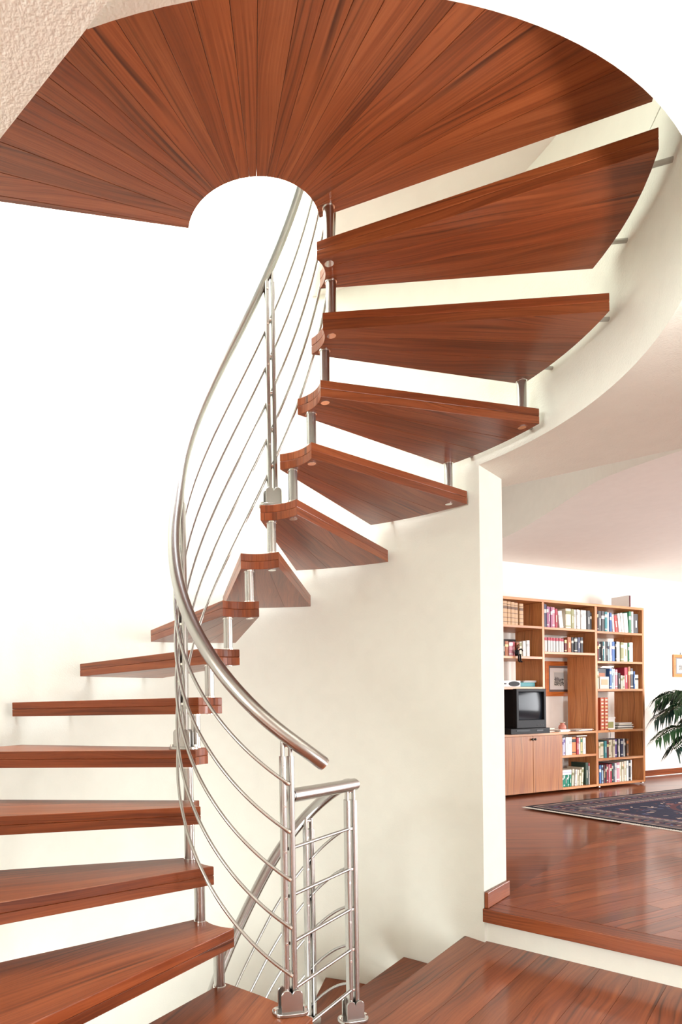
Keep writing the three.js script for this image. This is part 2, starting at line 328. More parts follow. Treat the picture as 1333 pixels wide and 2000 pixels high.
{ // first tread, wider, carries the end post of the railing
  const P = (v) => [v.x, v.z], bi = pol(0.243, -140), fi = [0.117, 0.442], fo = pol(1.235, TH0 + 2.8), bo = pol(1.25, TH0 + 25.8);
  const line = [P(bi), [-0.037, 0.287], [0.015, 0.337], fi, P(fo), P(pol(1.25, TH0 + 14)), P(bo)];
  const g = Math.atan2(fo.z + bo.z, fo.x + bo.x);
  const t = mesh('tread', grain(prism(line, -0.0325, 0, 0.0028), Math.cos(g), Math.sin(g), 0.7, 0.3), woods[0], stair);
  mesh('stave', grain(prism(line, -TT, -0.0327, 0.0014), Math.cos(g), Math.sin(g), 0.1, 0.8), woods[1], t);
}
for (let i = 0; i <= 13; i++) spacer(stair, SPR, theta(i) + SPA, RISE * i, RISE * (i + 1) - TT);
for (const i of [10, 11]) spacer(stair, 1.2, theta(i) + SPA, RISE * i, RISE * (i + 1) - TT);
{ // landing at the top: wedge boards fanned around the well
  const y = RISE * 14, n = 24, ia0 = theta(14) - 4.6, ia1 = 263, oa0 = theta(14) + 2.8, oa1 = 258.5;
  const base = mesh('landing', grain(prism([...arc(0.2452, ia0 + 0.4, ia1 - 0.4, 3), ...arc(1.26, oa1 - 0.6, oa0 + 0.6, 3)], y - 0.034, y), 1, 0), woods[1], stair);
  let f = 0; const cuts = [0];
  while (f < 1) { f += (0.7 + rnd() * 0.6) / n; cuts.push(Math.min(1, f)); }
  for (let k = 0; k < cuts.length - 1; k++) {
    const e = 0.00035, f0 = cuts[k] + (k ? e : 0), f1 = cuts[k + 1] - (k < cuts.length - 2 ? e : 0), pts = [];
    if (f1 - f0 < 0.006) continue;
    for (let i = 0; i <= 3; i++) { const q = f0 + (f1 - f0) * i / 3, v = pol(0.244, ia0 + (ia1 - ia0) * q); pts.push([v.x, v.z]); }
    for (let i = 3; i >= 0; i--) { const q = f0 + (f1 - f0) * i / 3, v = pol(q < 0.02 ? 1.25 : 1.285, oa0 + (oa1 - oa0) * q); pts.push([v.x, v.z]); }
    const am = R((ia0 + oa0) / 2 + ((ia1 + oa1) - (ia0 + oa0)) / 2 * (f0 + f1) / 2);
    mesh('plank', grain(prism(pts, y - TT, y - 0.0342, 0.0008), Math.sin(am), -Math.cos(am), rnd() * 2, rnd()), woods[[0, 1, 2, 3, 4, 0, 3][Math.floor(rnd() * 7)]], base);
  }
}
const thetaD = (k) => 55.5 - 19.75 * k, yD = (k) => LANDING - RISE * k;
for (let k = 1; k <= 9; k++) {
  const th = thetaD(k);
  addTread(lower, { fi: th - 4.8, bi: th + 31.9, fo: th + 2.85, bo: th + 25.85, ri: 0.25, rfo: 1.297, rbo: 1.297, am: th + 13.8 }, yD(k), [[SPR, th + SPA]]);
  if (k > 1) spacer(lower, SPR, th + SPA, yD(k), yD(k - 1) - TT);
}

// ---------------------------------------------------------------- railings
const herm = (u, y0, m0, y1, m1) => (2 * u ** 3 - 3 * u ** 2 + 1) * y0 + (u ** 3 - 2 * u ** 2 + u) * m0 + (-2 * u ** 3 + 3 * u ** 2) * y1 + (u ** 3 - u ** 2) * m1;
const upperRail = (a) => {
  const aS = -80, aA = -187.5, L = aS - aA, t = Math.max(0, (aS - a) / L), yS = 2.65 + KA * aS;
  const y = a > aS ? 2.65 + KA * a : a < aA ? 0.86 - 0.006 * (aA - a) : herm(t, yS, -KA * L, 0.86, -0.006 * L);
  return { r: 0.3 + 0.14 * (t < 0.15 ? t * t / 0.3 : t - 0.075) * 1.06, y, t: Math.min(1, t) };
};
const lowerRail = (a) => {
  const aB = 100.8, aS = 0, u = clamp((aB - a) / (aB - aS));
  return { r: 0.323 + (0.31 - 0.323) * u, y: a < aS ? 0.2 + KA * a : herm(u, 0.665, 0, 0.2 + KA * aS, -KA * (aB - aS)), t: 1 - u };
};
function sweep(fn, a0, a1, off) { const n = Math.ceil(Math.abs(a1 - a0) / 4), o = []; for (let i = 0; i <= n; i++) { const a = a0 + (a1 - a0) * i / n, q = fn(a); o.push(pol(q.r, a, q.y - off(q.t))); } return o; }
function railTube(parent, name, pts, r, capped = true) {
  const t = mesh(name, pipe(pts, r, pts.length * 4, r > 0.01 ? 24 : 10), M.steel, parent);
  if (capped) for (const [p, q] of [[pts[0], pts[1]], [pts[pts.length - 1], pts[pts.length - 2]]]) {
    const d = p.clone().sub(q).normalize();
    mesh('end_cap', rod(p.clone().addScaledVector(d, -0.002), p.clone().addScaledVector(d, 0.006), r * (r > 0.01 ? 0.93 : 1.05), 20), M.chrome, t);
  }
  return t;
}
// double bar post: y 0 at the tread, bars side by side along x, rail saddle at the top
const barShape = (() => { const s = new THREE.Shape(), w = 0.0085, d = 0.0155, r = 0.006; s.moveTo(-w + r, -d); s.lineTo(w - r, -d); s.quadraticCurveTo(w, -d, w, -d + r); s.lineTo(w, d - r); s.quadraticCurveTo(w, d, w - r, d); s.lineTo(-w + r, d); s.quadraticCurveTo(-w, d, -w, d - r); s.lineTo(-w, -d + r); s.quadraticCurveTo(-w, -d, -w + r, -d); return s; })();
const barGeo = (h, x) => new THREE.ExtrudeGeometry(barShape, { depth: h, bevelEnabled: false, curveSegments: 4 }).rotateX(-Math.PI / 2).translate(x, 0.012, 0);
const cheekGeo = (z) => { const s = new THREE.Shape(); s.moveTo(-0.034, 0); s.lineTo(0.034, 0); s.lineTo(0.034, 0.052); s.absarc(0.017, 0.052, 0.017, 0, Math.PI, false); s.absarc(-0.017, 0.052, 0.017, 0, Math.PI, false); s.closePath(); return new THREE.ExtrudeGeometry(s, { depth: 0.005, bevelEnabled: true, bevelSize: 0.001, bevelThickness: 0.001, bevelOffset: -0.001, bevelSegments: 1, curveSegments: 14 }).translate(0, 0.0105, z - 0.0025); };
function post(parent, pos, turn, h, railY, screws = []) {
  const b = mesh('baluster', barGeo(h, -0.0125), M.steel, parent);
  b.position.copy(pos); b.rotation.y = turn;
  mesh('bar', barGeo(h, 0.0125), M.steel, b);
  const plate = new THREE.Shape(); plate.absarc(-0.026, 0, 0.03, Math.PI / 2, Math.PI * 1.5, false); plate.absarc(0.026, 0, 0.03, -Math.PI / 2, Math.PI / 2, false);
  mesh('base_plate', new THREE.ExtrudeGeometry(plate, { depth: 0.007, bevelEnabled: true, bevelSize: 0.002, bevelThickness: 0.002, bevelSegments: 2, curveSegments: 12 }).rotateX(-Math.PI / 2).translate(0, 0.002, 0), M.steel, b);
  for (const z of [-0.0195, 0.0195]) mesh('cheek', cheekGeo(z), M.steel, b);
  for (const x of [-0.046, 0.046]) mesh('bolt', cyl(0.008, 0.008, 0.009, x, 0.015, 0, 12), M.chrome, b);
  for (const x of [-0.0125, 0.0125]) mesh('bracket', new RoundedBoxGeometry(0.011, 0.055, 0.02, 2, 0.004).translate(x, h + 0.032, 0), M.steel, b);
  mesh('saddle', merge([cyl(0.006, 0.006, 0.034, 0, 0, 0, 12).rotateZ(Math.PI / 2).translate(0, h + 0.045, 0), cyl(0.005, 0.005, Math.max(0.01, railY - h - 0.06), 0, (railY - 0.02 + h + 0.04) / 2, 0, 12)]), M.chrome, b);
  for (const y of [h - 0.02, h * 0.82, h * 0.64, h * 0.46, h * 0.28, 0.04]) mesh('screw', cyl(0.0042, 0.0042, 0.003, 0, 0, 0, 10).rotateX(Math.PI / 2).translate(-0.0125, y, 0.0165), M.chrome, b);
  for (const y of screws) mesh('rod_clamp', rbox(0.012, 0.012, 0.02, 0.003, 0, y, 0), M.chrome, b);
}
const railing = thing('stair_railing', 'brushed steel railing with round handrail and five rods beside the upper treads', 'railing', new THREE.Vector3());
const offU = (k) => (t) => (0.22 + 0.1525 * k) + ((0.143 + 0.148 * k) - (0.22 + 0.1525 * k)) * t;
railTube(railing, 'handrail', sweep(upperRail, -201, 116, () => 0), 0.0225);
for (let k = 0; k < 5; k++) railTube(railing, 'rod', sweep(upperRail, -187, 116, offU(k)), 0.0058);
const posA = new THREE.Vector3(0.052, 0, 0.412), posB = new THREE.Vector3(0.317, LANDING, 0.063);
post(railing, posA, R(12), 0.79, 0.86, [0, 1, 2, 3, 4].map((k) => 0.717 - 0.148 * k));
for (const i of [4, 9]) { const a = theta(i) + 4.8, q = upperRail(a), p = pol(0.3, a, RISE * i); post(railing, p, i === 4 ? R(-15) : R(12), q.y - RISE * i - 0.075, q.y - RISE * i, [0, 1, 2, 3, 4].map((k) => q.y - RISE * i - offU(k)(0))); }
const railing2 = thing('stair_railing', 'brushed steel railing guarding the landing and the flight going down', 'railing', new THREE.Vector3());
railTube(railing2, 'handrail', sweep(lowerRail, 100.8, -130, () => 0), 0.0225);
const offL = (k) => (t) => (0.22 + 0.1525 * k) + ((0.158 + 0.148 * k) - (0.22 + 0.1525 * k)) * t;
for (let k = 0; k < 5; k++) railTube(railing2, 'rod', sweep(lowerRail, 100.8, -130, offL(k)), 0.0058);
{
  const d = posB.clone().sub(posA).setY(0).normalize(), at = (t, y) => new THREE.Vector3(posA.x + d.x * t, y, posA.z + d.z * t), L = Math.hypot(posB.x - posA.x, posB.z - posA.z);
  railTube(railing2, 'level_rail', [at(0.02, 0.677), at(L * 0.5, 0.671), at(L + 0.035, 0.665)], 0.0225);
  for (let k = 0; k < 5; k++) railTube(railing2, 'level_rod', [at(0.012, 0.512 - 0.148 * k), at(L * 0.5, 0.51 - 0.148 * k), at(L + 0.035, 0.507 - 0.148 * k)], 0.0058);
}
post(railing2, posB, R(14), 0.80, 0.865, [0, 1, 2, 3, 4].map((k) => 0.707 - 0.148 * k));
{ const a = thetaD(1) + 4.8, q = lowerRail(a), p = pol(q.r - 0.004, a, yD(1)); post(railing2, p, R(20), q.y - yD(1) - 0.075, q.y - yD(1)); }

// ---------------------------------------------------------------- uplighter in the hall, right of the frame
{
  const lamp = thing('floor_lamp', 'tall steel uplighter floor lamp standing on the landing', 'lamp', new THREE.Vector3(1.1, LANDING + 0.0005, 1.42));
  mesh('base', new THREE.LatheGeometry([[0, 0], [0.14, 0], [0.14, 0.012], [0.03, 0.03], [0.014, 0.05], [0, 0.05]].map(([x, y]) => new THREE.Vector2(x, y)), 36), M.steel, lamp);
  mesh('pole', cyl(0.012, 0.012, 1.44, 0, 0.76, 0), M.steel, lamp);
  mesh('bowl', new THREE.LatheGeometry([[0.012, 1.47], [0.06, 1.482], [0.12, 1.52], [0.15, 1.57], [0.158, 1.61], [0.154, 1.61], [0.146, 1.57], [0.116, 1.524], [0.058, 1.488], [0.012, 1.477]].map(([x, y]) => new THREE.Vector2(x, y)), 40), M.steel, lamp);
  mesh('bulb', new THREE.SphereGeometry(0.02, 16, 12).translate(0, 1.506, 0), M.bulb, lamp);
  const l = new THREE.PointLight(new THREE.Color(0.98, 0.975, 0.95), 4.2, 0, 2); l.shadow.radius = 2; l.name = 'lamp_light'; l.position.set(0, 1.506, 0); l.castShadow = true; lamp.add(l);
}

// ---------------------------------------------------------------- bookcase and cabinet
const CASE0 = 4.32, CASEB = -3.03, CASED = 0.35;                    // left side, back and depth in living room coordinates
const plankGrain = (g, upright) => { const p = g.attributes.position, n = g.attributes.normal, uv = g.attributes.uv; for (let i = 0; i < p.count; i++) { const q = Math.abs(n.getZ(i)) > 0.6 ? p.getX(i) + (upright ? 0 : 0.3) : p.getZ(i) + (Math.abs(n.getX(i)) > 0.6 ? 0 : 0.2); const o = Math.abs(n.getX(i)) > 0.6 ? p.getZ(i) : upright ? q : p.getZ(i); uv.setXY(i, upright ? p.getY(i) : p.getX(i), upright ? o : (Math.abs(n.getZ(i)) > 0.6 ? p.getY(i) : p.getZ(i))); } return g; };
const bookcase = thing('bookcase', 'tall open cherry wood bookcase of three bays full of books', 'bookcase', liv(CASE0, CASEB, FLOOR), U);
function board(name, s0, s1, y0, y1, upright, mat = caseMat, z0 = 0, z1 = CASED) {
  return mesh(name, plankGrain(rbox(s1 - s0, y1 - y0, z1 - z0, 0.002, (s0 + s1) / 2 - CASE0, (y0 + y1) / 2, (z0 + z1) / 2), upright), mat, bookcase);
}
board('side_panel', 4.32, 4.35, 0.67, 2.115, true);
board('upright', 5.034, 5.069, 0.67, 2.115, true);
board('upright', 5.925, 5.965, 0.015, 2.115, true);
board('side_panel', 6.808, 6.845, 0.015, 2.115, true);
board('top_board', 4.32, 6.845, 2.116, 2.145, false);
const SH = { top1: 1.845, top2: 1.842, top3: 1.832, mid1: 1.510, mid2: 1.570, mid3: 1.482, low1: 1.177, low3: 1.154, base2a: 0.400, base2b: 0.040, base3a: 0.337, base3b: 0.040, niche3: 0.667 };
for (const k of ['top1', 'mid1', 'low1']) board('shelf', 4.351, 5.033, SH[k] - 0.027, SH[k], false);
for (const k of ['top2', 'mid2']) board('shelf', 5.070, 5.924, SH[k] - 0.027, SH[k], false);
for (const k of ['top3', 'mid3', 'low3', 'niche3', 'base3a', 'base3b']) board('shelf', 5.966, 6.807, SH[k] - 0.027, SH[k], false);
for (const k of ['base2a', 'base2b']) board('shelf', 5.338, 5.924, SH[k] - 0.027, SH[k], false);
board('counter', 4.32, 5.924, 0.642, 0.668, false, caseMat, 0, CASED + 0.012);
for (const s of [6.80, 5.98]) mesh('foot', cyl(0.018, 0.022, 0.0145, s + 0.02 - CASE0, 0.0075, CASED - 0.03, 14), M.chrome, bookcase);
const cabinet = thing('low_cabinet', 'low cherry wood cabinet with two plain doors under the television', 'cabinet', liv(4.345, CASEB, FLOOR), U);
mesh('body', plankGrain(rbox(0.99, 0.626, 0.335, 0.002, 0.495, 0.3285, 0.1675), true), caseMat, cabinet);
for (const [x0, x1, kx] of [[0.002, 0.514, 0.494], [0.518, 0.99, 0.536]]) {
  const d = mesh('door', plankGrain(rbox(x1 - x0, 0.62, 0.019, 0.002, (x0 + x1) / 2, 0.326, 0.346), true), doorMat, cabinet);
  mesh('knob', merge([new THREE.SphereGeometry(0.013, 14, 10).translate(kx, 0.602, 0.37), cyl(0.006, 0.006, 0.014, 0, 0, 0, 10).rotateX(Math.PI / 2).translate(kx, 0.602, 0.36)]), M.darkMetal, d);
}

// ---------------------------------------------------------------- books
const INK = { tan: [0.56, 0.36, 0.2], navy: [0.03, 0.035, 0.09], plum: [0.42, 0.16, 0.28], pink: [0.62, 0.28, 0.34], crimson: [0.42, 0.03, 0.06], white: [0.82, 0.81, 0.78], cream: [0.74, 0.68, 0.54], olive: [0.3, 0.3, 0.14], charcoal: [0.07, 0.07, 0.075], black: [0.015, 0.015, 0.018], maroon: [0.14, 0.02, 0.03], teal: [0.05, 0.27, 0.3], blue: [0.06, 0.16, 0.42], red: [0.6, 0.05, 0.05], green: [0.06, 0.26, 0.14], rust: [0.4, 0.13, 0.05], silver: [0.52, 0.53, 0.52], skyblue: [0.4, 0.58, 0.68], lilac: [0.55, 0.55, 0.68], beige: [0.62, 0.58, 0.5], orange: [0.72, 0.24, 0.07], yellow: [0.74, 0.62, 0.3], emerald: [0.02, 0.28, 0.19], darkgreen: [0.025, 0.06, 0.04], purple: [0.16, 0.1, 0.34], brown: [0.17, 0.09, 0.05] };
const WORD = { tan: 'ornate tan leather', plum: 'plum striped', silver: 'red topped silver grey', darkgreen: 'dark green', skyblue: 'pale blue', charcoal: 'dark grey' };
const cloth = Object.fromEntries(Object.entries(INK).map(([k, c]) => [k, std({ color: new THREE.Color(...c), roughness: 0.55 })]));
const BANDS = { tan: 'brown', navy: 'silver', plum: 'white', pink: 'white', crimson: 'cream', white: 'silver', cream: 'olive', olive: 'cream', charcoal: 'white', black: 'beige', maroon: 'yellow', teal: 'white', blue: 'white', red: 'white', green: 'white', rust: 'yellow', silver: 'crimson', skyblue: 'navy', lilac: 'purple', beige: 'charcoal', orange: 'black', yellow: 'green', emerald: 'white', darkgreen: 'beige', purple: 'white', brown: 'orange' };
function spineProfile(w, d, grow = 0) {       // plan of a closed book with a rounded spine at +z
  const s = new THREE.Shape(), h = w / 2 + grow, b = Math.min(0.006, w * 0.3);
  s.moveTo(-h, 0); s.lineTo(-h, d - b); s.quadraticCurveTo(-h, d + grow, 0, d + grow); s.quadraticCurveTo(h, d + grow, h, d - b); s.lineTo(h, 0);
  const c = 0.0022; s.lineTo(h - c, 0); s.lineTo(h - c, d - b - c); s.lineTo(-h + c, d - b - c); s.lineTo(-h + c, 0); s.closePath();
  return s;
}
function spineBand(w, d) { const s = new THREE.Shape(), h = w / 2 + 0.0004, b = Math.min(0.006, w * 0.3); s.moveTo(-h, d - b); s.quadraticCurveTo(-h, d + 0.0004, 0, d + 0.0004); s.quadraticCurveTo(h, d + 0.0004, h, d - b); s.lineTo(h - 0.001, d - b - 0.002); s.lineTo(-h + 0.001, d - b - 0.002); s.closePath(); return s; }
const up = (shape, h, y = 0) => new THREE.ExtrudeGeometry(shape, { depth: h, bevelEnabled: false, curveSegments: 4 }).rotateX(Math.PI / 2).scale(1, -1, 1).translate(0, y, 0);
function flip(g) { const p = g.index ? g.toNonIndexed() : g; for (const k of Object.keys(p.attributes)) { const a = p.attributes[k], n = a.itemSize; for (let i = 0; i < a.count; i += 3) for (let c = 0; c < n; c++) { const t = a.array[(i + 1) * n + c]; a.array[(i + 1) * n + c] = a.array[(i + 2) * n + c]; a.array[(i + 2) * n + c] = t; } } p.computeVertexNormals(); return p; }
const ORD = ['first', 'second', 'third', 'fourth', 'fifth', 'sixth', 'seventh', 'eighth', 'ninth', 'tenth', 'eleventh', 'twelfth', 'thirteenth', 'fourteenth', 'fifteenth', 'sixteenth', 'seventeenth', 'eighteenth'];
const WHERE = { top1: 'top left shelf', top2: 'top middle shelf', top3: 'top right shelf', mid1: 'second left shelf', mid2: 'second middle shelf', mid3: 'second right shelf', low3: 'third right shelf', base2a: 'shelf beside the cabinet', base2b: 'bottom middle shelf', base3a: 'last but one right shelf', base3b: 'bottom right shelf' };
const SHELVES = {
  top1: [[4.402,4.459,0.257,'tan'],[4.459,4.525,0.254,'tan'],[4.525,4.580,0.250,'tan'],[4.580,4.639,0.247,'tan'],[4.639,4.698,0.244,'tan'],[4.719,4.786,0.239,'tan']],
  top2: [[5.154,5.203,0.277,'navy'],[5.203,5.232,0.235,'plum'],[5.232,5.258,0.233,'plum'],[5.258,5.288,0.232,'plum'],[5.288,5.330,0.229,'pink'],[5.333,5.373,0.216,'crimson'],[5.414,5.482,0.193,'white',-9],[5.512,5.606,0.228,'cream'],[5.606,5.659,0.227,'olive'],[5.661,5.696,0.224,'white'],[5.696,5.731,0.225,'white'],[5.731,5.767,0.223,'white'],[5.767,5.802,0.222,'white'],[5.802,5.866,0.222,'white'],[5.876,5.931,0.221,'charcoal'],[5.933,5.962,0.203,'black']],
  top3: [[6.052,6.088,0.254,'maroon'],[6.089,6.108,0.232,'black'],[6.111,6.173,0.239,'charcoal'],[6.173,6.236,0.240,'charcoal'],[6.239,6.285,0.237,'teal'],[6.288,6.324,0.232,'white'],[6.329,6.365,0.227,'blue'],[6.389,6.431,0.210,'white',-5],[6.441,6.494,0.197,'red',-8],[6.515,6.565,0.225,'white',-8],[6.579,6.629,0.243,'white',-8],[6.639,6.723,0.255,'white',-6],[6.734,6.778,0.262,'green'],[6.783,6.830,0.264,'white'],[6.842,6.939,0.238,'charcoal']],
  mid1: [[4.402,4.435,0.155,'navy'],[4.437,4.455,0.155,'white'],[4.457,4.486,0.157,'black'],[4.488,4.541,0.159,'rust'],[4.544,4.606,0.151,'pink'],[4.608,4.643,0.157,'crimson'],[4.658,4.705,0.149,'rust'],[4.715,4.752,0.158,'cream'],[4.767,4.813,0.168,'white'],[4.823,4.871,0.177,'white']],
  mid2: [[5.158,5.202,0.161,'silver'],[5.205,5.248,0.161,'silver'],[5.251,5.295,0.161,'silver'],[5.298,5.342,0.160,'silver'],[5.345,5.389,0.159,'silver'],[5.392,5.434,0.159,'silver'],[5.437,5.480,0.157,'silver'],[5.488,5.527,0.146,'maroon'],[5.535,5.601,0.174,'rust'],[5.604,5.643,0.174,'black'],[5.647,5.699,0.175,'black'],[5.703,5.755,0.177,'navy'],[5.759,5.806,0.181,'black']],
  mid3: [[6.070,6.097,0.230,'maroon'],[6.098,6.130,0.230,'black'],[6.131,6.161,0.230,'black'],[6.163,6.185,0.231,'teal'],[6.188,6.211,0.231,'white'],[6.214,6.249,0.234,'black'],[6.254,6.278,0.232,'skyblue'],[6.281,6.307,0.230,'white'],[6.310,6.335,0.235,'lilac'],[6.338,6.388,0.236,'blue'],[6.392,6.404,0.241,'black'],[6.409,6.446,0.237,'white'],[6.448,6.486,0.237,'white'],[6.490,6.545,0.232,'olive'],[6.548,6.628,0.230,'cream'],[6.632,6.652,0.228,'green'],[6.655,6.723,0.236,'white']],
  low3: [[6.065,6.092,0.206,'cream'],[6.285,6.318,0.244,'blue'],[6.321,6.357,0.244,'skyblue'],[6.360,6.389,0.241,'white'],[6.393,6.433,0.232,'pink'],[6.437,6.483,0.192,'black'],[6.493,6.528,0.162,'cream'],[6.530,6.564,0.159,'cream'],[6.568,6.632,0.259,'crimson'],[6.637,6.680,0.271,'rust'],[6.685,6.737,0.250,'charcoal'],[6.740,6.761,0.214,'blue'],[6.765,6.835,0.173,'beige']],
  base2a: [[5.376,5.398,0.197,'lilac'],[5.399,5.428,0.199,'lilac'],[5.431,5.496,0.203,'white'],[5.499,5.548,0.203,'white'],[5.554,5.621,0.198,'orange'],[5.625,5.665,0.193,'crimson'],[5.669,5.699,0.191,'white'],[5.702,5.732,0.192,'yellow'],[5.735,5.789,0.190,'white']],
  base2b: [[5.369,5.393,0.133,'emerald'],[5.394,5.419,0.133,'emerald'],[5.420,5.445,0.133,'emerald'],[5.446,5.471,0.134,'emerald'],[5.472,5.497,0.134,'emerald'],[5.498,5.524,0.134,'emerald'],[5.538,5.570,0.195,'cream',5],[5.579,5.611,0.186,'white',5],[5.618,5.646,0.181,'cream',5],[5.654,5.682,0.182,'cream',5],[5.691,5.723,0.206,'cream',5],[5.772,5.821,0.258,'darkgreen'],[5.826,5.846,0.250,'silver']],
  base3a: [[6.073,6.103,0.187,'cream'],[6.105,6.162,0.192,'cream'],[6.166,6.210,0.201,'teal'],[6.214,6.247,0.206,'maroon'],[6.250,6.285,0.209,'cream'],[6.288,6.324,0.210,'cream'],[6.327,6.362,0.210,'cream'],[6.366,6.405,0.212,'purple'],[6.409,6.434,0.213,'black'],[6.437,6.469,0.211,'white'],[6.474,6.516,0.214,'navy'],[6.520,6.537,0.216,'white'],[6.541,6.578,0.214,'black'],[6.583,6.617,0.213,'brown']],
  base3b: [[6.082,6.117,0.213,'blue'],[6.121,6.147,0.213,'skyblue'],[6.151,6.177,0.213,'maroon'],[6.179,6.205,0.216,'black'],[6.211,6.236,0.216,'crimson'],[6.238,6.263,0.216,'pink'],[6.266,6.298,0.220,'crimson'],[6.302,6.325,0.224,'darkgreen'],[6.328,6.352,0.226,'navy'],[6.356,6.386,0.227,'white'],[6.391,6.442,0.231,'pink'],[6.447,6.482,0.233,'cream'],[6.485,6.519,0.235,'cream'],[6.523,6.534,0.238,'brown'],[6.538,6.575,0.240,'cream'],[6.578,6.618,0.244,'white'],[6.622,6.653,0.249,'black'],[6.657,6.681,0.249,'white']],
};
for (const [shelf, list] of Object.entries(SHELVES)) {
  let lastEnd = 0;
  list.forEach(([s0, s1, h, ink, lean = 0], i) => {
    if (shelf === 'top3') { s0 = 5.985 + (s0 - 6.052) * 0.905; s1 = 5.985 + (s1 - 6.052) * 0.905; }
    if (shelf === 'mid3' || shelf === 'low3' || shelf.startsWith('base3')) { s0 -= 0.055; s1 -= 0.055; }
    if (shelf.startsWith('top2') || shelf === 'mid2') { s0 -= 0.05; s1 -= 0.05; }
    h = Math.min(h, { top1: 0.262, top2: 0.258, top3: lean ? 0.235 : 0.262, mid1: 0.29, mid2: 0.235, mid3: 0.31, low3: 0.29, base2a: 0.23, base2b: 0.31, base3a: 0.29, base3b: 0.262 }[shelf]);
    const w = Math.max(0.011, s1 - s0 - 0.003), d = Math.min(0.22, 0.13 + h * 0.18 + rnd() * 0.03), x = (s0 + s1) / 2;
    const g = thing('book', `${WORD[ink] ?? ink} book, ${ORD[i]} from left on the ${WHERE[shelf]}`, 'book', liv(x + (lean ? Math.sign(lean) * w / 2 : 0), -2.70 - d - rnd() * 0.012, FLOOR + SH[shelf] + 0.0006), U, `books on the ${WHERE[shelf]}`);
    const o = lean ? -Math.sign(lean) * w / 2 : 0;
    if (lean) g.rotation.set(0, U, R(-lean), 'YXZ');
    mesh('cover', flip(up(spineProfile(w, d), h)).translate(o, 0, 0), cloth[ink], g);
    mesh('pages', box(w - 0.005, h - 0.006, d - 0.011, o, h / 2, (d - 0.011) / 2 + 0.001), M.paper, g);
    const b = cloth[BANDS[ink]], bands = ink === 'silver' ? [[h - 0.034, 0.033]] : ink === 'tan' ? [[h * 0.12, 0.006], [h * 0.3, 0.006], [h * 0.5, 0.006], [h * 0.68, 0.03], [h * 0.86, 0.006]] : i % 3 === 0 ? [[h * 0.62, h * 0.16]] : i % 3 === 1 ? [[h * 0.1, 0.012], [h * 0.72, 0.035]] : [[h * 0.3, h * 0.36]];
    for (const [y, bh] of bands) mesh('spine_label', flip(up(spineBand(w * (i % 3 === 2 && ink !== 'tan' && ink !== 'silver' ? 0.45 : 1), d + (i % 3 === 2 ? 0.0004 : 0)), bh, y)).translate(o, 0, 0), b, g);
  });
}

// ---------------------------------------------------------------- other things in the bookcase
const put = (name, label, category, s, d, y, group) => thing(name, label, category, liv(s, d, FLOOR + y), U, group);
function canvasTexture(w, h, draw) { const c = document.createElement('canvas'); c.width = w; c.height = h; draw(c.getContext('2d'), w, h); const t = new THREE.CanvasTexture(c); t.colorSpace = THREE.SRGBColorSpace; return t; }
{ // television on a flat black video recorder
  const v = put('video_recorder', 'flat black video recorder under the television', 'recorder', 4.722, -2.95, 0.6685);
  mesh('case', rbox(0.60, 0.06, 0.36, 0.004, 0, 0.03, 0.18), M.black, v);
  mesh('tape_slot', box(0.2, 0.016, 0.004, -0.12, 0.036, 0.3605), M.blackGloss, v);
  mesh('display', box(0.1, 0.014, 0.004, 0.14, 0.034, 0.3605), cloth.charcoal, v);
  const t = put('television', 'black tube television with bulging dark screen in the bookcase', 'television', 4.775, -2.97, 0.729);
  const W = 0.46, H = 0.425;
  const frameShape = new THREE.Shape([[-W / 2, 0], [W / 2, 0], [W / 2, H], [-W / 2, H]].map(([a, b]) => new THREE.Vector2(a, b)));
  frameShape.holes.push(new THREE.Path([[-0.195, 0.09], [-0.195, 0.39], [0.195, 0.39], [0.195, 0.09]].map(([a, b]) => new THREE.Vector2(a, b))));
  mesh('front_frame', new THREE.ExtrudeGeometry(frameShape, { depth: 0.035, bevelEnabled: true, bevelSize: 0.006, bevelThickness: 0.006, bevelOffset: -0.006, bevelSegments: 3 }).translate(0, 0, 0.31), M.black, t);
  const back = new THREE.ExtrudeGeometry(new THREE.Shape([[-W / 2 + 0.005, 0.0], [W / 2 - 0.005, 0], [W / 2 - 0.005, H - 0.005], [-W / 2 + 0.005, H - 0.005]].map(([a, b]) => new THREE.Vector2(a, b))), { depth: 0.16, bevelEnabled: false }).translate(0, 0, 0.15);
  const tube = new THREE.CylinderGeometry(0.31, 0.17, 0.15, 4, 1).rotateY(Math.PI / 4).rotateX(Math.PI / 2).scale(1, 0.86, 1).translate(0, 0.2, 0.08);
  mesh('housing', merge([back, tube]), M.black, t);
  const sc = new THREE.PlaneGeometry(0.39, 0.30, 20, 16), p = sc.attributes.position;
  for (let i = 0; i < p.count; i++) { const x = p.getX(i) / 0.195, y = p.getY(i) / 0.15; p.setZ(i, 0.022 * (1 - 0.5 * x * x - 0.5 * y * y)); }
  sc.computeVertexNormals(); mesh('screen', sc.translate(0, 0.24, 0.318), M.blackGloss, t);
  mesh('maker_plate', rbox(0.05, 0.008, 0.004, 0.0015, 0, 0.066, 0.3465), M.chrome, t);
  mesh('control_flap', rbox(0.36, 0.035, 0.006, 0.002, 0, 0.03, 0.3475), M.blackGloss, t);
  for (let k = 0; k < 5; k++) mesh('button', cyl(0.005, 0.005, 0.006, 0, 0, 0, 10).rotateX(Math.PI / 2).translate(0.09 + k * 0.02, 0.03, 0.352), cloth.charcoal, t);
}
